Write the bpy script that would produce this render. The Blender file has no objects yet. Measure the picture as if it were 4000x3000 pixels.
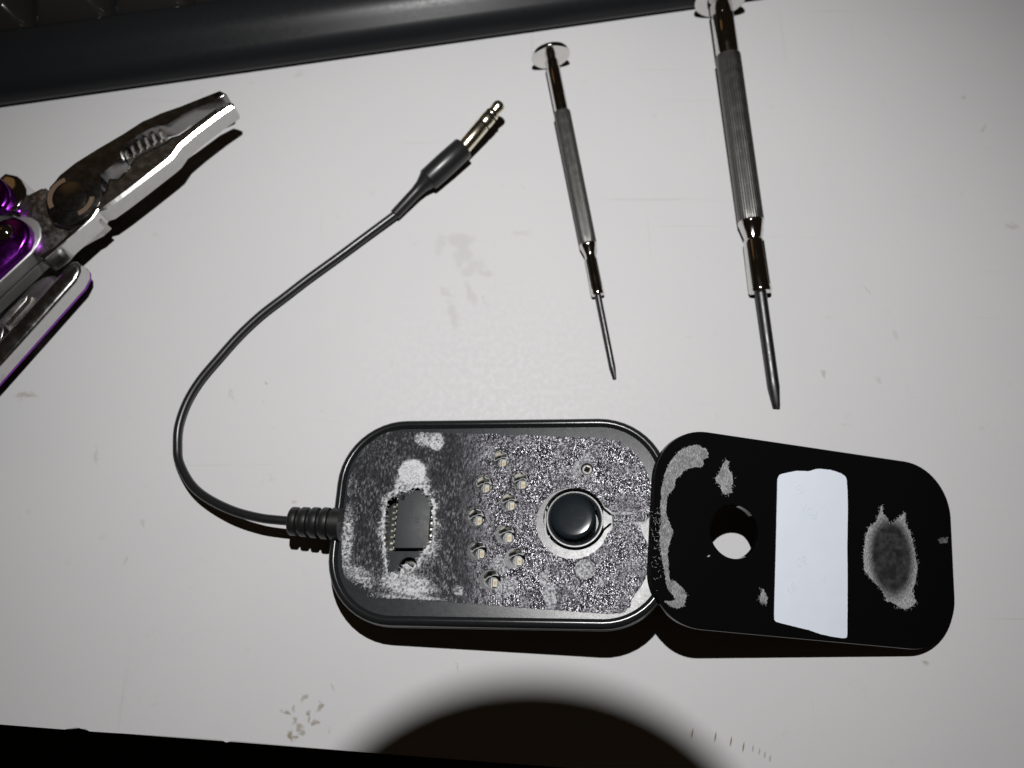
import bpy, bmesh, math, random
import numpy as np
from mathutils import Matrix, Vector

random.seed(7)
S = 0.001                      # all sizes below are written in millimetres
scene = bpy.context.scene

# ------------------------------------------------------------------ camera, world, flash, exposure
CAM_H, TILT, FPX = 170.0, math.radians(16), 28.0 / 36.0 * 4000.0
cam_d = bpy.data.cameras.new("camera")
cam_d.sensor_width, cam_d.lens = 36.0, 28.0
cam_d.clip_start, cam_d.clip_end = 0.005, 50.0
cam_d.dof.use_dof = True
cam_d.dof.focus_distance = 0.152
cam_d.dof.aperture_fstop = 15.0
cam = bpy.data.objects.new("camera", cam_d)
cam.location = (0, 0, CAM_H * S)
cam.rotation_euler = (TILT, 0, 0)
scene.collection.objects.link(cam)
scene.camera = cam

world = bpy.data.worlds.new("World")
scene.world = world
world.use_nodes = True
world.node_tree.nodes["Background"].inputs[0].default_value = (1.0, 0.68, 0.40, 1)
world.node_tree.nodes["Background"].inputs[1].default_value = 0.0085

FLASH = (-4.0, 90.0, 250.0)
fl_d = bpy.data.lights.new("camera_flash", 'SPOT')
fl_d.energy = 2.6
fl_d.color = (1.0, 0.985, 0.975)
fl_d.shadow_soft_size = 0.0015
fl_d.spot_size = math.radians(97)
fl_d.spot_blend = 1.0
flash = bpy.data.objects.new("camera_flash", fl_d)
flash.location = [v * S for v in FLASH]
aim = Vector((8, 54, 0)) - Vector(FLASH)
flash.rotation_euler = aim.to_track_quat('-Z', 'Y').to_euler()
scene.collection.objects.link(flash)

# weak warm lamp of the room, far up on the left: tints the shadows and the keyboard lip
rm_d = bpy.data.lights.new("room_lamp", 'AREA')
rm_d.shape = 'DISK'
rm_d.size = 0.35
rm_d.energy = 0.035
rm_d.color = (1.0, 0.55, 0.22)
room = bpy.data.objects.new("room_lamp", rm_d)
room.location = (-0.74, 0.86, 0.83)
room.rotation_euler = (Vector((-0.1, 0.1, 0)) - room.location).to_track_quat('-Z', 'Y').to_euler()
scene.collection.objects.link(room)

scene.view_settings.view_transform = 'Standard'
scene.view_settings.look = 'None'
scene.view_settings.exposure = 0.0
scene.view_settings.gamma = 1.0
scene.cycles.use_denoising = True
scene.cycles.max_bounces = 8
scene.cycles.sample_clamp_indirect = 4.0
scene.cycles.caustics_refractive = False
scene.cycles.caustics_reflective = False
scene.cycles.blur_glossy = 0.3

# ------------------------------------------------------------------ geometry helpers
FWD = np.array([0, math.sin(TILT), -math.cos(TILT)])
UPV = np.array([0, math.cos(TILT), math.sin(TILT)])
CAMP = np.array([0, 0, CAM_H])


def ray(px, py):
    return FWD + np.array([(px - 2000) / FPX, 0, 0]) + (1500 - py) / FPX * UPV


def at(px, py, z):
    """Point of the place (mm) seen at photograph position px, py, at height z over the desk."""
    d = ray(px, py)
    return CAMP + d * ((CAM_H - z) / -d[2])


def crop(x0, y0, k):
    return lambda x, y: (x0 + x / k, y0 + y / k)


C1 = crop(1250, 1580, 1.58)
C2 = crop(2450, 1640, 1.6385)
C6 = crop(0, 650, 2.075)
C7 = crop(100, 330, 2.4756)


def frame(o, psi, be, ga):
    cz, sz = math.cos(psi), math.sin(psi)
    Rz = np.array([[cz, -sz, 0], [sz, cz, 0], [0, 0, 1]])
    Ry = np.array([[math.cos(be), 0, -math.sin(be)], [0, 1, 0], [math.sin(be), 0, math.cos(be)]])
    Rx = np.array([[1, 0, 0], [0, math.cos(ga), -math.sin(ga)], [0, math.sin(ga), math.cos(ga)]])
    M = np.eye(4)
    M[:3, :3] = Rz @ Ry @ Rx
    M[:3, 3] = o
    return M


def on_frame(M, p, dz=0.0):
    """Where the line of sight of photograph point p meets the plane z = dz of frame M."""
    d = ray(*p)
    n = M[:3, 2]
    o = M[:3, 3] + n * dz
    s = ((o - CAMP) @ n) / (d @ n)
    q = M[:3, :3].T @ (CAMP + d * s - M[:3, 3])
    return q[:2]


def to_photo(M, x, y, z=0.0):
    P = M[:3, :3] @ np.stack([x, y, np.full_like(x, z)]) + M[:3, 3][:, None] - CAMP[:, None]
    dep = FWD @ P
    return 2000 + FPX * P[0] / dep, 1500 - FPX * (UPV @ P) / dep


def tag(o, label=None, cat=None, group=None, kind=None):
    if label: o["label"] = label
    if cat: o["category"] = cat
    if group: o["group"] = group
    if kind: o["kind"] = kind
    return o


def empty(name, loc):
    e = bpy.data.objects.new(name, None)
    e.empty_display_size = 0.01
    e.location = [v * S for v in loc]
    scene.collection.objects.link(e)
    return e


def link(name, me, mat, parent=None, M=None, smooth=True, sharp=None):
    """M: frame in mm of the place (default: mesh coordinates already are the place's)."""
    if smooth:
        me.polygons.foreach_set("use_smooth", [True] * len(me.polygons))
        if sharp is not None:
            me.set_sharp_from_angle(angle=math.radians(sharp))
    o = bpy.data.objects.new(name, me)
    if mat is not None:
        me.materials.append(mat)
    W = Matrix(np.eye(4) if M is None else M)
    W.translation = W.translation * S
    if parent is not None:
        o.parent = parent
        top = parent
        acc = Matrix.Identity(4)
        while top is not None:
            acc = top.matrix_basis @ acc
            top = top.parent
        o.matrix_basis = acc.inverted() @ W
    else:
        o.matrix_basis = W
    scene.collection.objects.link(o)
    return o


def mesh(name, V, Fc):
    me = bpy.data.meshes.new(name)
    me.from_pydata([tuple(float(c) * S for c in v) for v in V], [], [tuple(int(i) for i in f) for f in Fc])
    me.update()
    return me


def from_bm(name, bm):
    bmesh.ops.recalc_face_normals(bm, faces=bm.faces)
    me = bpy.data.meshes.new(name)
    bm.to_mesh(me)
    bm.free()
    return me


def prism(name, poly, z0, z1, bevel=0.0, seg=2, both=False):
    """Upright prism over polygon (mm) with bevelled top (and bottom) edge."""
    a = 0.0
    n = len(poly)
    for i in range(n):
        a += poly[i][0] * poly[(i + 1) % n][1] - poly[(i + 1) % n][0] * poly[i][1]
    if a < 0:
        poly = poly[::-1]
    bm = bmesh.new()
    b = [bm.verts.new((p[0] * S, p[1] * S, z0 * S)) for p in poly]
    t = [bm.verts.new((p[0] * S, p[1] * S, z1 * S)) for p in poly]
    tf = bm.faces.new(t)
    bf = bm.faces.new(b[::-1])
    for i in range(n):
        j = (i + 1) % n
        bm.faces.new((b[i], b[j], t[j], t[i]))
    if bevel > 0:
        ed = list(tf.edges) + (list(bf.edges) if both else [])
        bmesh.ops.bevel(bm, geom=ed, offset=bevel * S, segments=seg, profile=0.5, affect='EDGES', clamp_overlap=True)
    bmesh.ops.triangulate(bm, faces=[f for f in bm.faces if len(f.verts) > 4])
    return from_bm(name, bm)


def offset(poly, d, shift=(0, 0)):
    P = [np.array(p) for p in poly]
    n_ = len(P)
    ar = sum(P[i][0] * P[(i + 1) % n_][1] - P[(i + 1) % n_][0] * P[i][1] for i in range(n_))
    sg = 1 if ar > 0 else -1
    out = []
    for i in range(n_):
        a, b, c_ = P[i - 1], P[i], P[(i + 1) % n_]
        t1, t2 = (b - a) / np.linalg.norm(b - a), (c_ - b) / np.linalg.norm(c_ - b)
        nn = np.array([t1[1] + t2[1], -(t1[0] + t2[0])]) * sg
        nn /= np.linalg.norm(nn) + 1e-9
        out.append(tuple(b + nn * d + np.array(shift)))
    return out


def ridge_prism(name, poly, z0, z1, dx, dz):
    """Prism whose top edge is a broad shallow chamfer: dx wide, dz deep."""
    top = offset(poly, -dx)
    n_ = len(poly)
    V_ = [(*p, z0) for p in poly] + [(*p, z1 - dz) for p in poly] + [(*p, z1) for p in top]
    F_ = []
    for a_ in (0, n_):
        for i in range(n_):
            j = (i + 1) % n_
            F_.append((a_ + i, a_ + j, a_ + n_ + j, a_ + n_ + i))
    F_ += [tuple(range(n_))[::-1], tuple(range(2 * n_, 3 * n_))]
    me_ = mesh(name, V_, F_)
    bm = bmesh.new()
    bm.from_mesh(me_)
    bmesh.ops.triangulate(bm, faces=[f for f in bm.faces if len(f.verts) > 4])
    return from_bm(name, bm)


def box(name, x0, x1, y0, y1, z0, z1, bevel=0.0):
    return prism(name, [(x0, y0), (x1, y0), (x1, y1), (x0, y1)], z0, z1, bevel)


def lathe(name, prof, seg=48, ridges=0, ridge_h=0.0, ridge_from=None, cap=True):
    """prof: (radius, z) list; ridges modulate the radius between indices ridge_from = (i0, i1)."""
    V, Fc = [], []
    for k, (r, z) in enumerate(prof):
        for i in range(seg):
            rr = r
            if ridges and ridge_from[0] <= k <= ridge_from[1]:
                rr = r + ridge_h * (0.5 + 0.5 * math.cos(ridges * 2 * math.pi * i / seg))
            a = 2 * math.pi * i / seg
            V.append((rr * math.cos(a), rr * math.sin(a), z))
    for k in range(len(prof) - 1):
        for i in range(seg):
            j = (i + 1) % seg
            Fc.append((k * seg + i, k * seg + j, (k + 1) * seg + j, (k + 1) * seg + i))
    if cap:
        Fc.append(tuple(range(seg))[::-1])
        Fc.append(tuple(range((len(prof) - 1) * seg, len(prof) * seg)))
    return mesh(name, V, Fc)


def catmull(P, n):
    P = [np.array(p, float) for p in P]
    P = [2 * P[0] - P[1]] + P + [2 * P[-1] - P[-2]]
    out = []
    for i in range(1, len(P) - 2):
        for k in range(n):
            t = k / n
            a, b, c, d = P[i - 1], P[i], P[i + 1], P[i + 2]
            out.append(0.5 * (2 * b + (c - a) * t + (2 * a - 5 * b + 4 * c - d) * t * t + (3 * b - a - 3 * c + d) * t ** 3))
    out.append(P[-2])
    return out


def tube_data(path, radii, seg=12, V=None, Fc=None, cap=True):
    V = [] if V is None else V
    Fc = [] if Fc is None else Fc
    base0 = len(V)
    path = [np.array(p, float) for p in path]
    up = np.array([0.013, 0.021, 1.0])
    for k, p in enumerate(path):
        t = path[min(k + 1, len(path) - 1)] - path[max(k - 1, 0)]
        t /= np.linalg.norm(t) + 1e-12
        a = np.cross(up, t)
        if np.linalg.norm(a) < 0.05:
            a = np.cross(np.array([1, 0.1, 0]), t)
        a /= np.linalg.norm(a)
        b = np.cross(t, a)
        r = radii[k] if hasattr(radii, '__len__') else radii
        for i in range(seg):
            w = 2 * math.pi * i / seg
            V.append(p + r * (math.cos(w) * a + math.sin(w) * b))
    for k in range(len(path) - 1):
        for i in range(seg):
            j = (i + 1) % seg
            o = base0 + k * seg
            Fc.append((o + i, o + j, o + seg + j, o + seg + i))
    if cap:
        Fc.append(tuple(base0 + i for i in range(seg))[::-1])
        Fc.append(tuple(base0 + (len(path) - 1) * seg + i for i in range(seg)))
    return V, Fc


def tube(name, path, radii, seg=12):
    return mesh(name, *tube_data(path, radii, seg))


def axis_frame(p, q):
    """Frame with origin p and z axis towards q."""
    z = np.array(q, float) - np.array(p, float)
    z /= np.linalg.norm(z)
    x = np.cross(np.array([0, 0, 1.0]), z)
    x /= np.linalg.norm(x)
    M = np.eye(4)
    M[:3, 0], M[:3, 1], M[:3, 2], M[:3, 3] = x, np.cross(z, x), z, p
    return M


def rrect(W, h, r, inset=0.0, n=12):
    W, h, r = W - 2 * inset, h - 2 * inset, max(r - inset, 0.3)
    out = []
    for cx, cy, a0 in ((W / 2 - r, h / 2 - r, 0), (-W / 2 + r, h / 2 - r, 90), (-W / 2 + r, -h / 2 + r, 180), (W / 2 - r, -h / 2 + r, 270)):
        for k in range(n + 1):
            a = math.radians(a0 + 90 * k / n)
            out.append((cx + r * math.cos(a), cy + r * math.sin(a)))
    return out


def sd_rrect(x, y, W, h, r):
    dx, dy = np.abs(x) - (W / 2 - r), np.abs(y) - (h / 2 - r)
    return np.hypot(np.maximum(dx, 0), np.maximum(dy, 0)) + np.minimum(np.maximum(dx, dy), 0) - r


def sd_poly(x, y, poly):
    d = np.full(x.shape, 1e9)
    ins = np.zeros(x.shape, bool)
    n = len(poly)
    for i in range(n):
        ax, ay = poly[i]
        bx, by = poly[(i + 1) % n]
        ex, ey = bx - ax, by - ay
        wx, wy = x - ax, y - ay
        t = np.clip((wx * ex + wy * ey) / (ex * ex + ey * ey + 1e-12), 0, 1)
        d = np.minimum(d, (wx - ex * t) ** 2 + (wy - ey * t) ** 2)
        c = ((ay > y) != (by > y)) & (x < ex * (y - ay) / (ey if abs(ey) > 1e-12 else 1e-12) + ax)
        ins ^= c
    d = np.sqrt(d)
    return np.where(ins, -d, d)


def vnoise(x, y, seed=0):
    """Smooth value noise, 0..1."""
    xi, yi = np.floor(x).astype(np.int64), np.floor(y).astype(np.int64)
    fx, fy = x - xi, y - yi
    fx, fy = fx * fx * (3 - 2 * fx), fy * fy * (3 - 2 * fy)

    def h(a, b):
        v = (a * 374761393 + b * 668265263 + seed * 974634777) & 0xffffffff
        v = ((v ^ (v >> 13)) * 1274126177) & 0xffffffff
        return ((v ^ (v >> 16)) & 0xffff) / 65535.0
    return (h(xi, yi) * (1 - fx) + h(xi + 1, yi) * fx) * (1 - fy) + (h(xi, yi + 1) * (1 - fx) + h(xi + 1, yi + 1) * fx) * fy


def sheet(name, sdf, bounds, res, zf, thick, attrs=None):
    """Sheet cut out of a fine grid where sdf(x, y) < 0, with a skirt of the given thickness."""
    x0, x1, y0, y1 = bounds
    nx, ny = int((x1 - x0) / res) + 1, int((y1 - y0) / res) + 1
    gx, gy = np.meshgrid(np.linspace(x0, x1, nx), np.linspace(y0, y1, ny), indexing='ij')
    D = sdf(gx, gy)
    D = np.where(np.abs(D) < 1e-5, 1e-5, D)
    XY, key, faces = [], {}, []

    def node(i, j):
        k = (i, j)
        if k not in key:
            key[k] = len(XY)
            XY.append((gx[i, j], gy[i, j]))
        return key[k]

    def cut(a, b):
        k = (min(a, b), max(a, b))
        if k not in key:
            da, db = D[a], D[b]
            t = da / (da - db)
            key[k] = len(XY)
            XY.append((gx[a] + (gx[b] - gx[a]) * t, gy[a] + (gy[b] - gy[a]) * t))
        return key[k]
    ins = D < 0
    cnt = ins[:-1, :-1].astype(int) + ins[1:, :-1] + ins[1:, 1:] + ins[:-1, 1:]
    for i, j in zip(*np.nonzero(cnt)):
        c = [(i, j), (i + 1, j), (i + 1, j + 1), (i, j + 1)]
        if cnt[i, j] == 4:
            faces.append([node(*k) for k in c])
        else:
            f = []
            for k in range(4):
                a, b = c[k], c[(k + 1) % 4]
                if ins[a]:
                    f.append(node(*a))
                if ins[a] != ins[b]:
                    f.append(cut(a, b))
            if len(f) >= 3:
                faces.append(f)
    XY = np.array(XY)
    Z = zf(XY[:, 0], XY[:, 1])
    me = mesh(name, np.column_stack([XY, Z]), faces)
    if attrs:
        for an, fn in attrs.items():
            at_ = me.attributes.new(an, 'FLOAT', 'POINT')
            at_.data.foreach_set("value", fn(XY[:, 0], XY[:, 1]).astype(np.float32))
    if thick > 0:
        bm = bmesh.new()
        bm.from_mesh(me)
        be = [e for e in bm.edges if e.is_boundary]
        g = bmesh.ops.extrude_edge_only(bm, edges=be)
        bmesh.ops.translate(bm, vec=(0, 0, -thick * S), verts=[v for v in g["geom"] if isinstance(v, bmesh.types.BMVert)])
        bm.to_mesh(me)
        bm.free()
    return me


# ------------------------------------------------------------------ materials
class NT:
    def __init__(self, name):
        self.m = bpy.data.materials.new(name)
        self.m.use_nodes = True
        self.t = self.m.node_tree
        self.b = self.t.nodes["Principled BSDF"]

    def n(self, kind, **kw):
        nd = self.t.nodes.new(kind)
        for k, v in kw.items():
            setattr(nd, k, v)
        return nd

    def put(self, sock, v):
        if hasattr(v, 'is_output'):
            self.t.links.new(v, sock)
        elif isinstance(v, (tuple, list)) and len(v) == 3 and sock.type == 'RGBA':
            sock.default_value = (*v, 1)
        else:
            sock.default_value = v

    def set(self, **kw):
        for k, v in kw.items():
            self.put(self.b.inputs[k.replace('_', ' ')], v)
        return self

    def coord(self, scale=(1, 1, 1), rot=(0, 0, 0), loc=(0, 0, 0)):
        tc = self.n('ShaderNodeTexCoord')
        mp = self.n('ShaderNodeMapping')
        mp.inputs['Scale'].default_value = scale
        mp.inputs['Rotation'].default_value = rot
        mp.inputs['Location'].default_value = loc
        self.t.links.new(tc.outputs['Object'], mp.inputs[0])
        return mp.outputs[0]

    def noise(self, per_mm, detail=3, rough=0.55, vec=None, dist=0.0):
        nz = self.n('ShaderNodeTexNoise')
        self.put(nz.inputs['Vector'], vec if vec is not None else self.coord())
        nz.inputs['Scale'].default_value = per_mm * 1000
        nz.inputs['Detail'].default_value = detail
        nz.inputs['Roughness'].default_value = rough
        nz.inputs['Distortion'].default_value = dist
        return nz.outputs[0]

    def math(self, op, a, b=0.0, clamp=False):
        nd = self.n('ShaderNodeMath', operation=op, use_clamp=clamp)
        self.put(nd.inputs[0], a)
        self.put(nd.inputs[1], b)
        return nd.outputs[0]

    def ramp(self, v, a, b, lo=0.0, hi=1.0):
        nd = self.n('ShaderNodeMapRange')
        nd.interpolation_type = 'SMOOTHSTEP'
        self.put(nd.inputs[0], v)
        for i, x in enumerate((a, b, lo, hi)):
            nd.inputs[1 + i].default_value = x
        return nd.outputs[0]

    def mix(self, f, a, b):
        nd = self.n('ShaderNodeMix', data_type='RGBA')
        self.put(nd.inputs[0], f)
        self.put(nd.inputs[6], a)
        self.put(nd.inputs[7], b)
        return nd.outputs[2]

    def bump(self, h, dist_mm, strength=1.0, prev=None):
        nd = self.n('ShaderNodeBump')
        nd.inputs['Strength'].default_value = strength
        nd.inputs['Distance'].default_value = dist_mm * S
        self.put(nd.inputs['Height'], h)
        if prev is not None:
            self.t.links.new(prev, nd.inputs['Normal'])
        return nd.outputs[0]

    def attr(self, name):
        nd = self.n('ShaderNodeAttribute')
        nd.attribute_name = name
        return nd.outputs['Fac']


def plastic(name, col, rough, grain=0.0, spec=0.5, dust=0.0):
    k = NT(name)
    r = k.ramp(k.noise(0.9, 5, 0.7), 0.3, 0.75, rough * 0.92, rough * 1.1)
    c = k.mix(k.math('MULTIPLY', k.ramp(k.noise(1.6, 6, 0.75), 0.66, 0.8), dust), col, (0.35, 0.34, 0.32)) if dust else col
    k.set(Base_Color=c, Roughness=r, Specular_IOR_Level=spec)
    if grain:
        k.set(Normal=k.bump(k.noise(9, 2), grain))
    return k.m


def metal(name, col, rough, smudge=0.5, scratch=0.0, rust=0.0):
    k = NT(name)
    n1 = k.noise(0.5, 5, 0.6)
    k.set(Metallic=1.0, Roughness=k.ramp(n1, 0.35, 0.75, rough * (1 - 0.4 * smudge), rough * (1 + smudge)))
    c = k.mix(k.ramp(n1, 0.4, 0.8), col, tuple(x * 0.92 for x in col))
    if rust:
        f = k.math('MULTIPLY', k.ramp(k.noise(0.9, 6, 0.7), 0.5, 0.7), rust)
        c = k.mix(f, c, (0.16, 0.085, 0.04))
        k.set(Metallic=k.math('SUBTRACT', 1.0, k.math('MULTIPLY', f, 0.7)))
    k.set(Base_Color=c)
    if scratch:
        k.set(Normal=k.bump(k.noise(1.0, 3, vec=k.coord((6, 0.4, 1), (0, 0, 0.6))), scratch))
    return k.m


M_shell = plastic("black_plastic_shell", (0.012, 0.013, 0.014), 0.22, 0.004, 0.5, 0.10)
M_tray = plastic("dark_tray_plastic", (0.016, 0.019, 0.022), 0.29, 0.012, 0.45, 0.04)
M_button = None
M_rubber = plastic("black_rubber", (0.010, 0.010, 0.010), 0.42, 0.003, 0.45)
M_cable = plastic("black_cable_jacket", (0.013, 0.013, 0.014), 0.30, 0.002, 0.5)
M_plug = plastic("plug_moulding", (0.014, 0.014, 0.015), 0.34, 0.003, 0.5)
M_chip = plastic("chip_epoxy", (0.040, 0.043, 0.046), 0.55, 0.012, 0.45)
M_pcb = plastic("circuit_board", (0.006, 0.008, 0.008), 0.35, 0.0, 0.5)
M_key = plastic("key_plastic", (0.022, 0.021, 0.020), 0.16, 0.002, 0.8)
M_kbd = plastic("keyboard_plastic", (0.011, 0.012, 0.0135), 0.34, 0.004, 0.22)
M_lens = plastic("lens_barrel_black", (0.01, 0.01, 0.01), 0.5)
M_floor = plastic("dark_floor", (0.03, 0.02, 0.014), 0.9)
M_silk = plastic("white_print", (0.55, 0.56, 0.55), 0.6)
M_led = plastic("led_body", (0.50, 0.48, 0.40), 0.4)
M_phos = plastic("led_phosphor", (0.50, 0.38, 0.18), 0.4)
M_fibre = plastic("white_fibre", (0.62, 0.63, 0.64), 0.6)
M_chrome = metal("chrome", (0.72, 0.71, 0.69), 0.07, 0.6)
M_mirror = metal("reflector_chrome", (0.82, 0.83, 0.86), 0.08, 0.4)
M_knurl = metal("knurled_steel", (0.23, 0.228, 0.22), 0.34, 0.15, 0.0, 0.10)
M_blade = metal("blade_steel", (0.085, 0.085, 0.086), 0.40, 0.2, 0.0)
M_jaw = metal("jaw_steel", (0.55, 0.545, 0.53), 0.24, 0.3, 0.0)
M_jawtop = metal("jaw_face_steel", (0.26, 0.255, 0.25), 0.22, 0.3, 0.0, 0.03)
M_worn = metal("worn_steel", (0.48, 0.465, 0.44), 0.30, 0.4, 0.001, 0.35)
M_liner = metal("handle_liner_steel", (0.62, 0.62, 0.61), 0.20, 0.4, 0.001)
M_blast = NT("satin_steel").set(Base_Color=(0.50, 0.50, 0.49), Metallic=0.75, Roughness=0.42).m
M_purple = metal("purple_anodised", (0.27, 0.03, 0.46), 0.20, 0.4, 0.001)
M_lead = metal("tinned_lead", (0.82, 0.78, 0.68), 0.28, 0.4)
M_gold = metal("plug_plating", (0.88, 0.82, 0.64), 0.21, 0.2)
M_screw = metal("screw_steel", (0.13, 0.125, 0.12), 0.42, 0.3)
M_rust = plastic("rusty_engraving", (0.13, 0.085, 0.055), 0.6)

k = NT("button_plastic")
scr = k.noise(0.55, 5, 0.65, k.coord((1.0, 7.0, 1), (0, 0, 0.9)))
scr2 = k.noise(0.6, 5, 0.65, k.coord((7.0, 1.0, 1), (0, 0, 0.5)))
sc = k.math('MAXIMUM', k.ramp(scr, 0.60, 0.82), k.ramp(scr2, 0.62, 0.84))
k.set(Base_Color=k.mix(sc, (0.010, 0.014, 0.018), (0.026, 0.034, 0.040)), Roughness=k.ramp(sc, 0, 1, 0.12, 0.22), Specular_IOR_Level=0.5)
M_button = k.m

k = NT("glossy_black_cover")
k.set(Base_Color=(0.0035, 0.0037, 0.004), Roughness=k.ramp(k.noise(0.2, 5), 0.4, 0.8, 0.05, 0.12), Specular_IOR_Level=0.5)
M_cover = k.m

k = NT("label_paper")
c = k.mix(k.ramp(k.noise(0.12, 3), 0.4, 0.7), (0.775, 0.835, 0.925), (0.790, 0.845, 0.930))
k.set(Base_Color=c, Roughness=0.55, Specular_IOR_Level=0.3, Normal=k.bump(k.noise(2.5, 4), 0.004))
M_paper = k.m
M_ghost = plastic("faint_show_through", (0.73, 0.785, 0.875), 0.55)

# torn tissue tape: black film full of pale fibres, white where the fibres are pulled up
k = NT("torn_tissue_tape")
wh, gl = k.attr("white"), k.attr("gloss")
f1 = k.noise(1.0, 3, 0.65, k.coord((2.6, 0.95, 1), (0, 0, math.radians(-24))))
f2 = k.noise(1.0, 3, 0.65, k.coord((3.0, 1.0, 1), (0, 0, math.radians(22)), (0.3, 0.1, 0)))
fib = k.math('MAXIMUM', k.ramp(f1, 0.50, 0.70), k.math('MULTIPLY', k.ramp(f2, 0.54, 0.72), 0.8))
cl = k.ramp(k.noise(0.28, 4, 0.6), 0.38, 0.66, 0.20, 0.95)
fine = k.noise(2.6, 4, 0.72)
dens = k.math('MULTIPLY', fib, k.math('MULTIPLY', cl, 0.46))
wn = k.ramp(k.math('ADD', wh, k.math('MULTIPLY', k.math('SUBTRACT', fine, 0.5), 1.3)), 0.22, 0.72)
tot = k.math('MAXIMUM', dens, wn, True)
# crinkled shiny facets: every little cell of the film leans its own way
vo = k.n('ShaderNodeTexVoronoi')
k.put(vo.inputs['Vector'], k.coord((1.0, 0.75, 1), (0, 0, 0.4)))
vo.inputs['Scale'].default_value = 5600
vsb = k.n('ShaderNodeVectorMath', operation='SUBTRACT')
k.put(vsb.inputs[0], vo.outputs['Color'])
vsb.inputs[1].default_value = (0.5, 0.5, 0.5)
vsc = k.n('ShaderNodeVectorMath', operation='SCALE')
k.put(vsc.inputs[0], vsb.outputs[0])
k.put(vsc.inputs['Scale'], k.math('ADD', 0.18, k.math('MULTIPLY', gl, 0.30)))
vad = k.n('ShaderNodeVectorMath', operation='ADD')
k.put(vad.inputs[0], vsc.outputs[0])
k.put(vad.inputs[1], k.bump(k.noise(1.7, 3, 0.6), 0.10, 1.0, k.bump(k.noise(0.42, 3, 0.6, k.coord((1.6, 0.8, 1), (0, 0, 0.5))), 0.34, 1.0)))
vno = k.n('ShaderNodeVectorMath', operation='NORMALIZE')
k.put(vno.inputs[0], vad.outputs[0])
rg = k.math('SUBTRACT', 0.60, k.math('MULTIPLY', gl, 0.42))
sp = k.math('ADD', 0.22, k.math('MULTIPLY', gl, 0.68))
k.set(Base_Color=k.mix(tot, (0.012, 0.013, 0.014), (0.62, 0.63, 0.65)), Specular_Tint=(0.93, 0.90, 1.0), Roughness=k.math('MAXIMUM', rg, k.math('MULTIPLY', tot, 0.6)), Specular_IOR_Level=sp, Normal=vno.outputs[0])
M_tape = k.m

k = NT("adhesive_residue")
wh = k.attr("white")
f1 = k.noise(1.0, 4, 0.7, k.coord((6.0, 1.7, 1), (0, 0, math.radians(-24))))
f2 = k.noise(1.0, 4, 0.7, k.coord((6.6, 1.8, 1), (0, 0, math.radians(24))))
fib = k.math('MAXIMUM', k.ramp(f1, 0.42, 0.64), k.math('MULTIPLY', k.ramp(f2, 0.45, 0.68), 0.8))
t = k.math('MULTIPLY', wh, k.ramp(fib, 0, 1, 0.35, 1.0), True)
k.set(Base_Color=k.mix(t, (0.010, 0.010, 0.011), (0.60, 0.61, 0.62)), Roughness=0.6, Specular_IOR_Level=0.35, Normal=k.bump(k.noise(5, 3), 0.06))
M_residue = k.m

# worn white desk top with stains and scratches
k = NT("white_desk_laminate")
pos = k.coord()
wob = k.n('ShaderNodeMix', data_type='VECTOR')
nzc = k.n('ShaderNodeTexNoise')
nzc.inputs['Scale'].default_value = 420
nzc.inputs['Detail'].default_value = 3
k.t.links.new(pos, nzc.inputs['Vector'])
vs = k.n('ShaderNodeVectorMath', operation='SUBTRACT')
k.t.links.new(nzc.outputs[1], vs.inputs[0])
vs.inputs[1].default_value = (0.5, 0.5, 0.5)
vm = k.n('ShaderNodeVectorMath', operation='MULTIPLY_ADD')
k.t.links.new(vs.outputs[0], vm.inputs[0])
vm.inputs[1].default_value = (0.0035, 0.0035, 0)
k.t.links.new(pos, vm.inputs[2])
wpos = vm.outputs[0]


def blob(cx, cy, sx, sy, ang, soft=0.5, strength=1.0, vec=None):
    mp = k.n('ShaderNodeMapping')
    mp.vector_type = 'TEXTURE'
    mp.inputs['Location'].default_value = (cx * S, cy * S, 0)
    mp.inputs['Rotation'].default_value = (0, 0, math.radians(ang))
    mp.inputs['Scale'].default_value = (sx * S, sy * S, 1)
    k.t.links.new(vec if vec is not None else wpos, mp.inputs[0])
    ln = k.n('ShaderNodeVectorMath', operation='LENGTH')
    k.t.links.new(mp.outputs[0], ln.inputs[0])
    return k.math('MULTIPLY', k.ramp(ln.outputs['Value'], 1 - soft, 1 + soft, 1, 0), strength)


def stain(px, py, sx, sy, ang=0, soft=0.5, strength=1.0, vec=None):
    p = at(px, py, 0)
    return blob(p[0], p[1], sx, sy, ang, soft, strength, vec)


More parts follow.
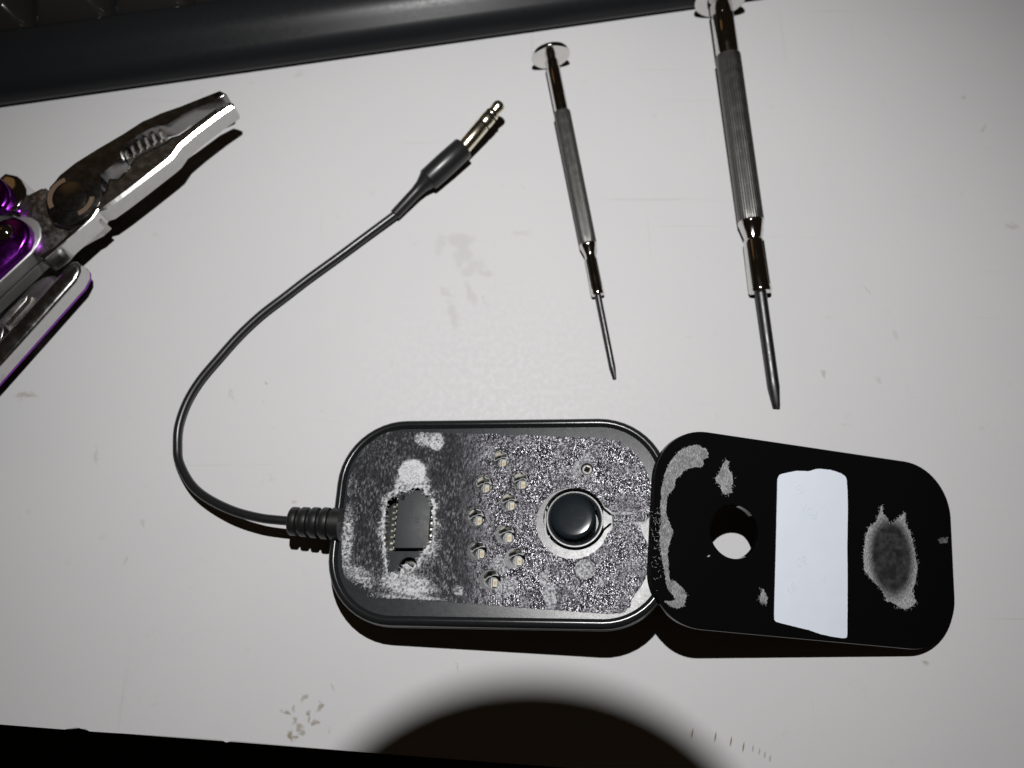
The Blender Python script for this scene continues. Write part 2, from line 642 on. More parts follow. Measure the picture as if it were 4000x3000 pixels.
acc = None
X4 = lambda x, y: (1050 + x / 6.637, 2650 + y / 6.637)      # brown crumbs by the desk edge
X3 = lambda x, y: (1650 + x / 3.687, 850 + y / 3.687)       # pale glue stain
X5 = lambda x, y: (2600 + x / 4.424, 2750 + y / 4.424)      # tick marks
st = [(*X4(930, 520), .45, .7, 20, .6, .5), (*X4(1640, 250), .3, .6, 30, .7, .22), (*X4(1310, 740), .45, .8, -12, .6, .62),
      (*X4(1030, 930), .55, .5, 20, .6, .62), (*X4(1090, 1060), .35, .5, 0, .7, .5), (*X4(1230, 1190), .5, .6, 30, .6, .62),
      (*X4(470, 880), .6, .5, -20, .6, .62), (*X4(645, 820), .3, .35, 0, .7, .45), (*X4(630, 1120), .4, .7, 20, .7, .5),
      (*X4(800, 1260), .8, .4, -40, .6, .55), (*X4(860, 1400), .4, .8, -10, .6, .55), (*X4(600, 1500), .5, .8, 30, .6, .75),
      (*X4(690, 1550), .4, .35, 0, .6, .6), (*X4(640, 1200), .4, .3, 0, .7, .45), (*X4(1580, 1360), .15, .35, -20, .7, .35),
      (*X3(540, 330), 3.2, 1.6, -5, .5, .15), (*X3(250, 380), .9, 2.2, -8, .6, .11), (*X3(590, 500), 1.8, 2.6, 10, .5, .14),
      (*X3(520, 610), .9, 2.0, 18, .6, .12), (*X3(770, 680), 1.7, 1.8, 10, .5, .11), (*X3(660, 775), 1.8, .7, 18, .6, .12),
      (*X3(890, 790), 1.6, .7, -12, .6, .14), (*X3(690, 1090), .8, 2.6, 20, .7, .15), (*X3(900, 1200), .4, 1.0, 30, .6, .12),
      (*X3(440, 1400), .9, 2.8, 18, .7, .15), (*X3(340, 1060), .6, 1.6, 45, .7, .15), (*X3(1420, 210), 2.0, .5, 0, .7, .12),
      (97, 1545, 2.0, .55, 4, .7, .40), (80, 1547, 1.3, .4, 4, .7, .3), (3218, 1462, .35, 1.0, 28, .6, .35), (1040, 1498, .25, .3, 0, .6, .45), (905, 1540, .15, 1.5, 15, .7, .2), (1028, 1562, .3, .25, 0, .6, .28),
      (380, 1780, .3, 2.0, 15, .7, .22), (3765, 380, .6, .8, 0, .7, .25), (3840, 500, .3, 1.1, -25, .7, .25), (3950, 880, 1.5, .5, -20, .7, .22), (3430, 1480, .5, .4, 0, .7, .2),
      (3390, 1130, .3, 1.0, 25, .7, .18), (3500, 1300, .3, 1.6, 5, .7, .14), (3615, 2590, .5, .5, 0, .6, .4), (1780, 2600, .12, 1.3, 12, .6, .3),
      (560, 2040, .4, .5, 0, .7, .2), (1160, 1970, .5, .35, 0, .6, .3), (490, 2185, .4, .6, 20, .7, .2), (1305, 2035, .4, .4, 0, .6, .12), (1165, 290, 1.2, .7, 0, .7, .12)]
for x, y, sx, sy, a, so, sg in st:
    b_ = stain(x, y, sx, sy, a, so, sg)
    acc = b_ if acc is None else k.math('MAXIMUM', acc, b_)
for x, y in ((460, 510), (860, 570), (1130, 650), (1345, 745), (1510, 770), (1620, 820), (1715, 880), (1805, 945)):
    b_ = stain(*X5(x, y), .16, .85 if x < 1400 else .6, -14, .45, .85 if x < 1400 else .5, pos)
    acc = k.math('MAXIMUM', acc, b_)
# faint random dirt and scratch lines
dirt = k.math('MULTIPLY', k.ramp(k.noise(0.16, 8, 0.72), 0.60, 0.80), 0.22)
lines = k.math('MULTIPLY', k.ramp(k.noise(0.05, 6, 0.6, k.coord((0.25, 9, 1), (0, 0, math.radians(12)))), 0.64, 0.74), 0.12)
lines2 = k.math('MULTIPLY', k.ramp(k.noise(0.05, 6, 0.6, k.coord((8, 0.3, 1), (0, 0, math.radians(-18)), (0.2, 0, 0))), 0.65, 0.75), 0.12)
acc = k.math('MAXIMUM', acc, k.math('MAXIMUM', dirt, k.math('MAXIMUM', lines, lines2)), True)
base = k.mix(k.ramp(k.noise(0.02, 4), 0.3, 0.7), (0.587, 0.588, 0.596), (0.602, 0.600, 0.606))
nrm = k.bump(k.noise(2.2, 4, 0.65), 0.02, 0.14)
k.set(Base_Color=k.mix(acc, base, (0.20, 0.155, 0.085)), Roughness=k.ramp(k.noise(0.8, 5), 0.3, 0.7, 0.46, 0.6), Specular_IOR_Level=0.26, Normal=nrm)
M_desk = k.m

# ------------------------------------------------------------------ setting: desk top and floor
e0, e1 = at(0, 2830, 0), at(2200, 3000, 0)
ed = (e1 - e0) / np.linalg.norm(e1 - e0)
front = []
for tmm, dv in ((-250, 0), (13.0, 0), (15.2, .25), (16.3, .8), (17.0, .15), (18, 0), (44, 0), (45.2, .28), (46, 0), (80, .05), (360, 0)):
    p = e0 + ed * tmm
    front.append((p[0], p[1] + dv))
desk_poly = front + [(front[-1][0], 420), (front[0][0], 420)]
desk = link("desk_top", prism("desk_top", desk_poly, -24, 0, 0.35, 2), M_desk, smooth=False)
tag(desk, "worn white laminate desk top with scratches and brown stains", "desk", kind="structure")
floor = link("floor", mesh("floor", [(-3000, -3000, -730), (3000, -3000, -730), (3000, 3000, -730), (-3000, 3000, -730)], [(0, 1, 2, 3)]), M_floor, smooth=False)
tag(floor, "dark floor below the desk edge", "floor", kind="structure")

# ------------------------------------------------------------------ keyboard along the far side
kb = empty("computer_keyboard", (-60, 165, 0))
tag(kb, "black computer keyboard with rounded front lip lying behind the pliers", "keyboard")
q0, q1 = at(0, 405, 2.0), at(2710, 22, 2.0)
kd = (q1 - q0)[:2]
kd /= np.linalg.norm(kd)
kn = np.array([-kd[1], kd[0]])
t0 = at(420, 58, 10.0)[:2] - q0[:2]
trough = float(t0 @ kn)
prof = [(1.2, 0.4), (0.2, 1.2), (0.0, 2.4), (0.4, 4.0), (1.4, 5.6), (3.0, 6.9), (5.0, 7.8), (0.42 * trough, 8.6), (0.6 * trough, 9.5), (0.8 * trough, 10.1), (trough - 1.0, 10.2),
        (trough - 0.3, 10.0), (trough, 9.4), (trough + 0.1, 5.5), (trough + 90, 6.5), (trough + 90, 0.4)]
KL0, KL1 = -120.0, 320.0
V, Fc = [], []
for u in (KL0, KL1):
    for a, z in prof:
        p = q0[:2] + kd * u + kn * a
        V.append((p[0], p[1], z))
n = len(prof)
for i in range(n - 1):
    Fc.append((i, i + 1, n + i + 1, n + i))
Fc += [tuple(range(n))[::-1], tuple(range(n, 2 * n)), (n - 1, 0, n, 2 * n - 1)]
me = mesh("keyboard_case", V, Fc)
link("case", me, M_kbd, kb, sharp=50)
gap_u = float((at(437, 62, 7)[:2] - q0[:2]) @ kd)
for i in range(-2, 3):
    c = q0[:2] + kd * (gap_u + 19.2 * i - 9.6) + kn * (trough + 10.0)
    V, Fc = [], []
    rings = [(9.2, 5.8), (9.0, 6.6), (5.9, 12.0), (5.5, 12.35), (4.6, 12.4)]
    for hw, z in rings:
        sh = (z - 5.8) * 0.10
        for x, y in rrect(2 * hw, 2 * hw, 1.3, 0, 4):
            p = c + kd * x + kn * (y + sh)
            V.append((p[0], p[1], z))
    m_ = len(V) // len(rings)
    for r in range(len(rings) - 1):
        for j in range(m_):
            jj = (j + 1) % m_
            Fc.append((r * m_ + j, r * m_ + jj, (r + 1) * m_ + jj, (r + 1) * m_ + j))
    Fc.append(tuple(range((len(rings) - 1) * m_, len(rings) * m_)))
    link("key", mesh("key", V, Fc), M_key, kb, sharp=40)

# ------------------------------------------------------------------ opened gadget
DEV = frame((-2.79, 18.2, 10.5), -0.0142, 0.108, -0.135)
DW, DH, DR = 68.2, 42.26, 13.9
gad = empty("electronic_device", (-2.68, 18.02, 0))
tag(gad, "opened black plastic gadget with nine tiny lights, round button and plug cable", "electronic device")


def c1(x, y, dz=-0.9):
    return on_frame(DEV, C1(x, y), dz)


# shell: rim swept round the outline, walls drawn in down to the desk
rim = [(1.9, -1.3), (1.9, -0.75), (1.75, -0.62), (1.62, -0.55), (1.5, -0.12), (1.3, -0.02), (1.05, 0.0), (0.6, -0.1), (0.25, -0.4), (0.06, -0.9), (0.0, -1.6), (0.05, -2.2), (0.28, -2.4), (0.05, -2.6), (0.0, -3.4)]
V, Fc, m_ = [], [], None
R3, O3 = DEV[:3, :3], DEV[:3, 3]
ringpts = []
for ins, z in rim:
    ringpts.append([R3 @ np.array([x, y, z]) + O3 for x, y in rrect(DW, DH, DR, ins)])
for ins, fz in ((0.2, 0.55), (1.2, 0.22), (3.2, 0.06), (6.0, 0.02)):
    row = []
    for (x, y), p0 in zip(rrect(DW, DH, DR, ins), ringpts[-1][:] if False else ringpts[14]):
        p = R3 @ np.array([x, y, -3.4]) + O3
        row.append(np.array([p[0], p[1], 0.15 + (p0[2] - 0.15) * fz]))
    ringpts.append(row)
m_ = len(ringpts[0])
for row in ringpts:
    V += row
for r in range(len(ringpts) - 1):
    for j in range(m_):
        jj = (j + 1) % m_
        Fc.append((r * m_ + j, (r + 1) * m_ + j, (r + 1) * m_ + jj, r * m_ + jj))
Fc.append(tuple(range((len(ringpts) - 1) * m_, len(ringpts) * m_)))
link("shell", mesh("shell", V, Fc), M_shell, gad, sharp=55)

# tray with its openings
win = [c1(x, y) for x, y in ((398, 500), (712, 500), (700, 906), (392, 906))]
LEDC = [(1118, 335), (1240, 470), (1013, 493), (1170, 600), (965, 695), (1153, 800), (980, 900), (1215, 945), (1062, 1080)]
LEDP = [c1(x, y) for x, y in LEDC]
BTN = c1(1572, 705)
SCR1 = c1(1648, 398)
SCR2 = c1(545, 1003)
arm_end = c1(1800, 712)


def sd_circ(x, y, c, r):
    return np.hypot(x - c[0], y - c[1]) - r


def button_hole(x, y, grow=0.0):
    d = sd_circ(x, y, BTN, 6.25 + grow)
    u = x - BTN[0]
    v = np.abs(y - BTN[1] + 0.05)
    arm = np.maximum(np.maximum(v - (3.4 - (u - 4.5) * 0.85 + grow), u - (arm_end[0] - BTN[0] + grow)), 4.0 - u)
    return np.minimum(d, arm)


def tray_sdf(x, y):
    d = sd_rrect(x, y, DW - 3.9, DH - 3.9, DR - 1.95)
    d = np.maximum(d, -sd_poly(x, y, win))
    for p in LEDP:
        d = np.maximum(d, -sd_circ(x, y, p, 1.72))
    d = np.maximum(d, -button_hole(x, y))
    d = np.maximum(d, -sd_circ(x, y, SCR1, 1.25))
    return np.maximum(d, -sd_circ(x, y, SCR2, 1.95))


tray = link("tray", sheet("tray", tray_sdf, (-DW / 2, DW / 2, -DH / 2, DH / 2), 0.3, lambda x, y: np.full_like(x, -0.9), 1.3), M_tray, gad, DEV, sharp=35)
pcb = link("circuit_board", prism("circuit_board", rrect(DW - 5, DH - 5, DR - 2.5), -5.4, -4.4, 0.1), M_pcb, gad, DEV, smooth=False)

# chip with leads
ck = [on_frame(DEV, C1(x, y), -1.45) for x, y in ((487, 528), (690, 530), (668, 888), (452, 888))]
cx0, cx1 = (ck[0][0] + ck[3][0]) / 2, (ck[1][0] + ck[2][0]) / 2
cy0, cy1 = ck[2][1], ck[0][1]
chip = link("chip", box("chip", cx0, cx1, cy0, cy1, -4.2, -1.45, 0.22), M_chip, gad, DEV, sharp=30)
dot = on_frame(DEV, C1(512, 575), -1.45)
link("pin_mark", lathe("pin_mark", [(0.55, -0.02), (0.55, 0.012), (0.50, 0.004), (0.0005, 0.004)], 24), M_shell, chip, DEV @ np.array([[1, 0, 0, dot[0]], [0, 1, 0, dot[1]], [0, 0, 1, -1.45], [0, 0, 0, 1.0]]))
NL = 10
pitch = (cy1 - cy0 - 0.6) / (NL - 1)
lead_me = {}
for sgn in (-1, 1):
    V, Fc = [], []
    pth = [(-0.1, -2.6), (0.42, -2.6), (0.62, -2.75), (0.72, -3.9), (0.9, -4.15), (1.55, -4.2)]
    for i, (a, z) in enumerate(pth):
        for w in (-0.2, 0.2):
            V += [(sgn * a, w, z), (sgn * a, w, z - 0.18)]
    for i in range(len(pth) - 1):
        o = 4 * i
        Fc += [(o, o + 2, o + 6, o + 4), (o + 1, o + 5, o + 7, o + 3), (o, o + 4, o + 5, o + 1), (o + 2, o + 3, o + 7, o + 6)]
    Fc += [(0, 1, 3, 2), (20, 22, 23, 21)]
    lead_me[sgn] = mesh("lead", V, Fc)
    lead_me[sgn].materials.append(M_lead)
    for i in range(NL):
        Mx = np.eye(4)
        Mx[:3, 3] = (cx0 if sgn < 0 else cx1, cy0 + 0.3 + pitch * i, 0)
        link("lead", lead_me[sgn], None, chip, DEV @ Mx, smooth=False)


def text_mesh(name, body, size):
    cu = bpy.data.curves.new(name, 'FONT')
    cu.body = body
    cu.size = size * S
    cu.align_x, cu.align_y = 'CENTER', 'CENTER'
    tmp = bpy.data.objects.new("tmp_text", cu)
    scene.collection.objects.link(tmp)
    bpy.context.view_layer.update()
    me_ = bpy.data.meshes.new_from_object(tmp.evaluated_get(bpy.context.evaluated_depsgraph_get()))
    bpy.data.objects.remove(tmp)
    me_.name = name
    return me_


M_mark = plastic("laser_mark", (0.030, 0.032, 0.034), 0.7)
for body, x, y, sz in (("7C0WE", 560, 660, 1.5), ("12", 598, 715, 1.4)):
    p = on_frame(DEV, C1(x, y), -1.44)
    Mx = np.eye(4)
    Mx[:2, :2] = [[0, -1], [1, 0]]
    Mx[:3, 3] = (p[0], p[1], -1.442)
    link("marking", text_mesh("marking", body, sz), M_mark, chip, DEV @ Mx, smooth=False)

# lights: reflector cup, package, phosphor, printed brackets
cup = lathe("reflector_cup", [(1.70, -0.95), (1.67, -1.3), (1.56, -2.2), (1.38, -3.3), (1.16, -4.38)], 40, cap=False)
cup_b = prism("led_seat", rrect(2.8, 2.8, 1.39), -4.42, -4.34)
led_b = box("package", -0.46, 0.46, -0.78, 0.78, -4.35, -3.8, 0.05)
led_p = box("phosphor", -0.3, 0.3, -0.4, 0.36, -3.82, -3.75, 0.03)
led_d = box("die", -0.09, 0.09, -0.12, 0.1, -3.76, -3.72)
V, Fc = [], []
for x0_, x1_, y0_, y1_ in ((-0.82, -0.69, -0.9, 0.98), (0.69, 0.82, -0.6, 0.98), (-0.82, 0.82, 0.96, 1.08)):
    o = len(V)
    V += [(x0_, y0_, -4.3), (x1_, y0_, -4.3), (x1_, y1_, -4.3), (x0_, y1_, -4.3)]
    Fc.append((o, o + 1, o + 2, o + 3))
led_o = mesh("printed_outline", V, Fc)
for m__, mm in ((cup, M_mirror), (cup_b, M_pcb), (led_b, M_led), (led_p, M_phos), (led_d, M_rust), (led_o, M_silk)):
    m__.materials.append(mm)
    m__.polygons.foreach_set("use_smooth", [m__ is cup] * len(m__.polygons))
for i, p in enumerate(LEDP):
    Mx = np.eye(4)
    Mx[:3, 3] = (p[0], p[1], 0)
    c_ = link("reflector_cup", cup, None, gad, DEV @ Mx, smooth=False)
    cup.polygons.foreach_set("use_smooth", [True] * len(cup.polygons))
    Mx[:3, 3] = (p[0] + 0.22, p[1] - 0.15, 0)
    l_ = link("led", led_b, None, gad, DEV @ Mx, smooth=False)
    link("phosphor", led_p, None, l_, DEV @ Mx, smooth=False)
    link("die", led_d, None, l_, DEV @ Mx, smooth=False)
    link("printed_outline", led_o, None, l_, DEV @ Mx, smooth=False)

# button: cap, ring and spring arm
Mx = np.eye(4)
bt = on_frame(DEV, C1(1562, 692), 0.3)
Mx = frame((bt[0], bt[1], 0), 0, 0.04, -0.035)
btn = link("button", lathe("button", [(4.45, -2.5), (4.45, -0.35), (4.40, 0.05), (4.24, 0.27), (3.98, 0.38), (3.6, 0.43), (2.4, 0.450), (1.2, 0.457), (0.01, 0.46)], 64), M_button, gad, DEV @ Mx, sharp=60)
ring_prof = [(4.75, -2.2), (4.75, -1.25), (4.95, -1.05), (5.1, -1.25), (5.25, -1.3), (5.35, -1.05), (5.6, -1.05), (5.72, -1.2), (5.75, -2.2)]
Mx2 = np.eye(4)
Mx2[:3, 3] = (BTN[0], BTN[1], 0)
link("button_ring", lathe("button_ring", ring_prof, 64, cap=False), M_tray, btn, DEV @ Mx2, sharp=40)
ae = arm_end - BTN
arm_poly = [(5.5, 2.1), (6.1, 1.25), (6.7, 0.75), (ae[0] - 0.1, 0.55), (ae[0] + 0.35, 0.5), (ae[0] + 0.35, -0.7), (ae[0] - 0.1, -0.72), (6.7, -0.95), (6.1, -1.4), (5.5, -2.2)]
link("spring_arm", prism("spring_arm", [(x, y) for x, y in arm_poly], -2.0, -1.0, 0.1), M_tray, btn, DEV @ Mx2, smooth=False)
# printed traces of the board seen in the gap left of the button
V, Fc = [], []
for x0_, x1_, y0_, y1_ in ((-6.0, -5.85, -2.2, 2.2), (-6.3, -5.6, 0.0, 0.13), (-6.2, -5.7, 1.6, 1.75), (-6.1, -5.75, 2.6, 2.8), (-5.6, -5.45, 2.3, 3.2), (-5.5, -5.0, -3.3, -3.1), (5.2, 5.9, -3.6, -3.45), (5.4, 6.0, -3.1, -2.95)):
    o = len(V)
    for x, y in ((x0_, y0_), (x1_, y0_), (x1_, y1_), (x0_, y1_)):
        V.append((BTN[0] + x, BTN[1] + y, -2.35))
    Fc.append((o, o + 1, o + 2, o + 3))
link("printed_trace", mesh("printed_trace", V, Fc), M_silk, pcb, DEV, smooth=False)


M_slot = plastic("recess_black", (0.004, 0.004, 0.004), 0.8, 0, 0.2)


def screw(p, z, r, name="screw", parent=gad):
    Mq = np.eye(4)
    Mq[:3, 3] = (p[0], p[1], z)
    s_ = link(name, lathe(name, [(r, -2.5), (r, -0.25), (r * 0.93, -0.06), (r * 0.72, 0.0), (r * 0.5, -0.04), (r * 0.4, -0.35), (0.01, -0.5)], 32), M_screw, parent, DEV @ Mq, sharp=50)
    for a in (0.35, 0.35 + math.pi / 2):
        Mr = Mq.copy()
        Mr[:2, :2] = [[math.cos(a), -math.sin(a)], [math.sin(a), math.cos(a)]]
        link("cross_slot", box("cross_slot", -r * 0.62, r * 0.62, -r * 0.13, r * 0.13, -0.3, 0.006), M_slot, s_, DEV @ Mr, smooth=False)
    return s_


screw(SCR1, -1.1, 1.12)
screw(SCR2, -2.3, 1.7)

# ---- torn tape on the tray
film_out = [(440, 168), (600, 172), (750, 175), (900, 180), (1200, 185), (1500, 200), (1750, 208), (1850, 225), (1940, 290), (2000, 380), (2040, 480), (2046, 600), (2036, 690), (2004, 725), (1975, 745), (1992, 800), (2020, 860),
            (2036, 930), (2030, 1010), (2005, 1080), (1985, 1120), (1950, 1165), (1925, 1200), (1918, 1245), (1880, 1280), (1810, 1293), (1700, 1287), (1500, 1271), (1300, 1258), (1000, 1234), (720, 1212), (460, 1196), (330, 1197), (296, 1186),
            (284, 1150), (272, 1128), (262, 1106), (238, 1100), (215, 1118), (185, 1098), (152, 1062), (138, 1000), (134, 880), (137, 780), (150, 680), (166, 610), (182, 600), (186, 578), (168, 558), (172, 500), (184, 450), (222, 352), (272, 270), (342, 208), (398, 176)]
film_open = [(490, 512), (497, 540), (520, 545), (545, 534), (580, 515), (640, 519), (650, 556), (680, 568), (690, 600), (702, 640), (692, 680), (702, 720), (706, 745), (698, 770), (702, 800), (694, 850), (668, 868), (645, 893), (628, 925), (610, 950),
             (598, 985), (575, 1004), (552, 996), (528, 985), (512, 1000), (502, 1030), (494, 1062), (478, 1042), (452, 1036), (435, 1042), (420, 1036), (412, 970), (410, 905), (398, 862), (394, 830), (402, 740), (405, 640), (425, 590), (455, 566), (480, 548)]
fo = [c1(x, y, -0.78) for x, y in film_out]
fi = [c1(x, y, -0.78) for x, y in film_open]
film_led = []
for i, (x, y) in enumerate(LEDC):
    ox, rr = ((0, 1.78), (0, 1.76), (-2, 1.8), (-4, 1.78), (-4, 1.85), (-10, 1.95), (-14, 1.95), (-14, 2.0), (-14, 2.05))[i]
    film_led.append((c1(x + ox, y + 3, -0.78), rr))
fb = c1(1560, 722, -0.78)
cuts = [c1(x, y, -0.78) for x, y in ((1775, 640), (1800, 660), (1806, 760), (1780, 790), (1700, 860), (1690, 600))]


def film_sdf(x, y):
    jag = (vnoise(x * 2.6, y * 2.6, 3) - 0.5) * 0.36 + (vnoise(x * 7, y * 7, 4) - 0.5) * 0.16
    d = sd_poly(x, y, fo) + jag * 0.55
    d = np.maximum(d, -(sd_poly(x, y, fi) + jag * 1.1))
    for (p, r) in film_led:
        d = np.maximum(d, -(sd_circ(x, y, p, r) + jag * 0.12))
    a = np.arctan2(y - fb[1], x - fb[0])
    d = np.maximum(d, -(sd_circ(x, y, fb, 7.15 - 0.25 * np.sin(a + 0.4)) + jag * 0.4))
    d = np.maximum(d, -(sd_poly(x, y, cuts) + jag * .3))
    d = np.maximum(d, -(sd_circ(x, y, SCR1, 1.42) + jag * 0.8))
    return d


def crop_xy(x, y):
    u, v = to_photo(DEV, x, y, -0.78)
    return (u - 1250) * 1.58, (v - 1580) * 1.58


def ss(a, b, x):
    t_ = np.clip((x - a) / (b - a), 0, 1)
    return t_ * t_ * (3 - 2 * t_)


def ell(u, v, cx, cy, rx, ry, ang=0.0, soft=0.35):
    a = math.radians(ang)
    p, q = (u - cx) * math.cos(a) + (v - cy) * math.sin(a), -(u - cx) * math.sin(a) + (v - cy) * math.cos(a)
    return 1 - ss(1 - soft, 1 + soft, np.hypot(p / rx, q / ry))


def film_white(x, y):
    u, v = crop_xy(x, y)
    n = vnoise(x * 0.9, y * 0.9, 11)
    n2 = vnoise(x * 2.4, y * 2.4, 12)
    w = 0.03 + 0.0 * x
    do = np.maximum(sd_poly(x, y, fi), 0)
    w = np.maximum(w, (0.32 + 0.6 * n2) * np.exp(-(do / (0.7 + 1.5 * n)) ** 1.3))
    for e in ((570, 420, 88, 85, 0, .3, .85), (530, 470, 70, 80, 0, .6, .6), (620, 480, 70, 60, 0, .6, .55), (430, 950, 50, 160, 0, .8, .5), (680, 900, 60, 110, 30, .8, .5), (640, 215, 62, 50, 20, .3, .55), (715, 225, 55, 62, 0, .3, .62), (450, 370, 90, 60, -30, .6, .25), (330, 260, 160, 70, -35, .7, .22), (540, 1110, 190, 85, 12, .5, .62), (250, 1060, 120, 60, 35, .5, .5), (165, 850, 45, 260, 4, .6, .5),
              (170, 520, 30, 150, 6, .6, .35), (560, 1190, 260, 28, 4, .6, .5), (855, 1150, 38, 36, 0, .4, .5), (1150, 1130, 95, 60, -40, .3, .46), (1110, 990, 70, 70, 0, .4, .46), (1050, 310, 45, 40, 0, .5, .4), (1640, 330, 40, 62, 10, .35, .45), (1590, 400, 38, 60, 15, .4, .5), (1600, 480, 40, 30, 0, .6, .3),
              (1636, 1018, 66, 66, 0, .12, .50), (1380, 1075, 34, 48, 0, .2, .52), (1420, 1180, 44, 85, -8, .2, .52), (1870, 270, 140, 60, 30, .5, .15), (1980, 480, 70, 150, -8, .5, .25), (1850, 672, 110, 10, 0, .3, .55), (1850, 733, 90, 9, 0, .3, .4), (1990, 740, 70, 22, 10, .4, .55), (2010, 1000, 30, 120, 10, .6, .28), (1910, 1160, 40, 80, 12, .5, .25), (1450, 250, 380, 60, 3, .8, .16), (1800, 1100, 90, 150, 20, .7, .2), (1650, 1200, 200, 70, 5, .8, .18)):
        w = np.maximum(w, e[6] * ell(u, v, *e[:6]) * (0.6 + 0.6 * n2))
    w = np.maximum(w, 0.30 * ss(850, 1050, u) * (1 - ss(1330, 1500, u)) * (0.3 + n2 * n) * ss(220, 420, v))
    w = np.maximum(w, 0.22 * ss(1300, 1500, u) * ss(0.35, 0.75, n))
    return np.clip(w, 0, 1)


def film_gloss(x, y):
    u, v = crop_xy(x, y)
    n = vnoise(x * 0.5, y * 0.5, 21)
    return np.clip(ss(800, 1100, u) * (0.5 + 0.6 * n) * (1 - 0.9 * ss(0.3, 0.5, film_white(x, y))), 0, 1)


def film_z(x, y):
    u, v = crop_xy(x, y)
    g = ss(780, 1000, u)
    z = -0.78 + 0.05 * (vnoise(x * 1.4, y * 1.4, 31) - 0.5) + (0.05 + 0.06 * g) * (vnoise(x * 3.1, y * 3.1, 32) - 0.5) + 0.10 * film_white(x, y)
    do = sd_poly(x, y, fi)
    z = z + 0.25 * np.exp(-np.maximum(do, 0) / 0.5) * vnoise(x * 1.1, y * 1.1, 33)
    for cx, cy, r in ((1636, 1018, 62),):
        rr = np.hypot(u - cx, v - cy)
        z = z + 0.12 * np.exp(-((rr - r) / 9) ** 2)
    for (p, r) in film_led:
        z = z + 0.10 * np.exp(-((np.hypot(x - p[0], y - p[1]) - r - 0.25) / 0.25) ** 2)
    return z


film = link("torn_tape", sheet("torn_tape", film_sdf, (-DW / 2, DW / 2, -DH / 2, DH / 2), 0.2, film_z, 0.14, {"white": film_white, "gloss": film_gloss}), M_tape, gad, DEV, sharp=70)
film["label"] = "torn silvery black tissue tape with frayed white edges"


def fibres(name, pts, M, parent, zbase, lmin, lmax, rad, seed, lift=0.35):
    """pts: (x, y, direction or None) list; short hair-thin strands, three-sided."""
    rnd = random.Random(seed)
    V, Fc = [], []
    for x, y, dr in pts:
        a = rnd.uniform(0, 2 * math.pi) if dr is None else dr + rnd.gauss(0, 0.6)
        L = rnd.uniform(lmin, lmax)
        bend = rnd.gauss(0, 0.5)
        z = zbase + rnd.uniform(0, 0.08)
        P = []
        for s_ in range(4):
            t_ = s_ / 3
            aa = a + bend * t_
            P.append((x + L * t_ * math.cos(aa), y + L * t_ * math.sin(aa), z + lift * rnd.uniform(0.2, 1.0) * math.sin(t_ * 2.4) * L * 0.5))
        tube_data(P, [rad, rad, rad * 0.8, rad * 0.4], 3, V, Fc, cap=False)
    o = link(name, mesh(name, V, Fc), M_fibre, parent, M)
    o["kind"] = "stuff"
    return o


def along(poly, n, rnd, inward=None, jit=0.25):
    out = []
    segs = [(np.array(poly[i]), np.array(poly[(i + 1) % len(poly)])) for i in range(len(poly))]
    Ls = [np.linalg.norm(b - a) for a, b in segs]
    for _ in range(n):
        a, b = rnd.choices(segs, Ls)[0]
        p = a + (b - a) * rnd.random()
        t_ = b - a
        out.append((p[0] + rnd.gauss(0, jit), p[1] + rnd.gauss(0, jit), math.atan2(t_[0], -t_[1]) + (math.pi if inward else 0)))
    return out


rnd = random.Random(3)
pts = along(fi, 420, rnd, True, 0.35)
for _ in range(260):
    u, v = rnd.gauss(540, 110), rnd.gauss(1100, 45)
    p = c1(u, v)
    pts.append((p[0], p[1], None))
for _ in range(120):
    u, v = rnd.gauss(570, 40), rnd.gauss(430, 45)
    p = c1(u, v)
    pts.append((p[0], p[1], None))
ok = film_sdf(np.array([p[0] for p in pts]), np.array([p[1] for p in pts])) < 0.15
fibres("fibres", [p for p, o_ in zip(pts, ok) if o_], DEV, film, -0.68, 0.3, 1.0, 0.028, 5)

# ---- strain relief, cable and plug
sr0 = np.array(at(1305, 2046, 7.4))
sr1 = np.array(at(1131, 2035, 6.9))
Ms = axis_frame(sr0, sr1)
Ls_ = float(np.linalg.norm(sr1 - sr0))
prof = [(3.25, -1.5), (3.25, 0.3)]
for i in range(4):
    z = 0.3 + (Ls_ - 0.6) * i / 4
    w = (Ls_ - 0.6) / 4
    r = 3.2 - 0.1 * i
    prof += [(r - 0.55, z + 0.02 * w), (r - 0.55, z + 0.24 * w), (r - 0.05, z + 0.34 * w), (r, z + 0.5 * w), (r, z + 0.88 * w), (r - 0.12, z + 0.97 * w)]
prof += [(2.5, Ls_ - 0.15), (1.2, Ls_)]
link("strain_relief", lathe("strain_relief", prof, 40), M_rubber, gad, Ms, sharp=45)
cab = [(1150, 2036, 6.9), (1090, 2032, 6.7), (1010, 2022, 6.2), (907, 1994, 5.2), (805, 1943, 3.8), (743, 1887, 2.6), (700, 1805, 1.5), (693, 1740, 1.15), (699, 1662, 1.08), (730, 1572, 1.08), (781, 1487, 1.08), (859, 1394, 1.08), (938, 1306, 1.08), (1022, 1228, 1.08), (1112, 1159, 1.08), (1203, 1089, 1.1), (1323, 1002, 1.15), (1444, 912, 1.3), (1545, 837, 1.55)]
cpath = catmull([at(*c_) for c_ in cab], 8)
link("cable", tube("cable", cpath, 0.95, 16), M_cable, gad, sharp=60)
pA, pB, pC = at(1543, 838, 1.55), at(1652, 722, 2.85), at(1811, 577, 4.1)
tip = at(1960, 400, 7.2)
Mp = axis_frame(pA, pB)
LL = float(np.linalg.norm(pB - pA))
plug = link("plug", lathe("plug_sleeve", [(1.0, -0.2), (1.25, -0.05), (1.28, 0.1), (1.36, LL * 0.75), (1.6, LL * 0.95), (2.3, LL * 1.16), (2.62, LL * 1.25)], 32), M_plug, gad, Mp, sharp=50)
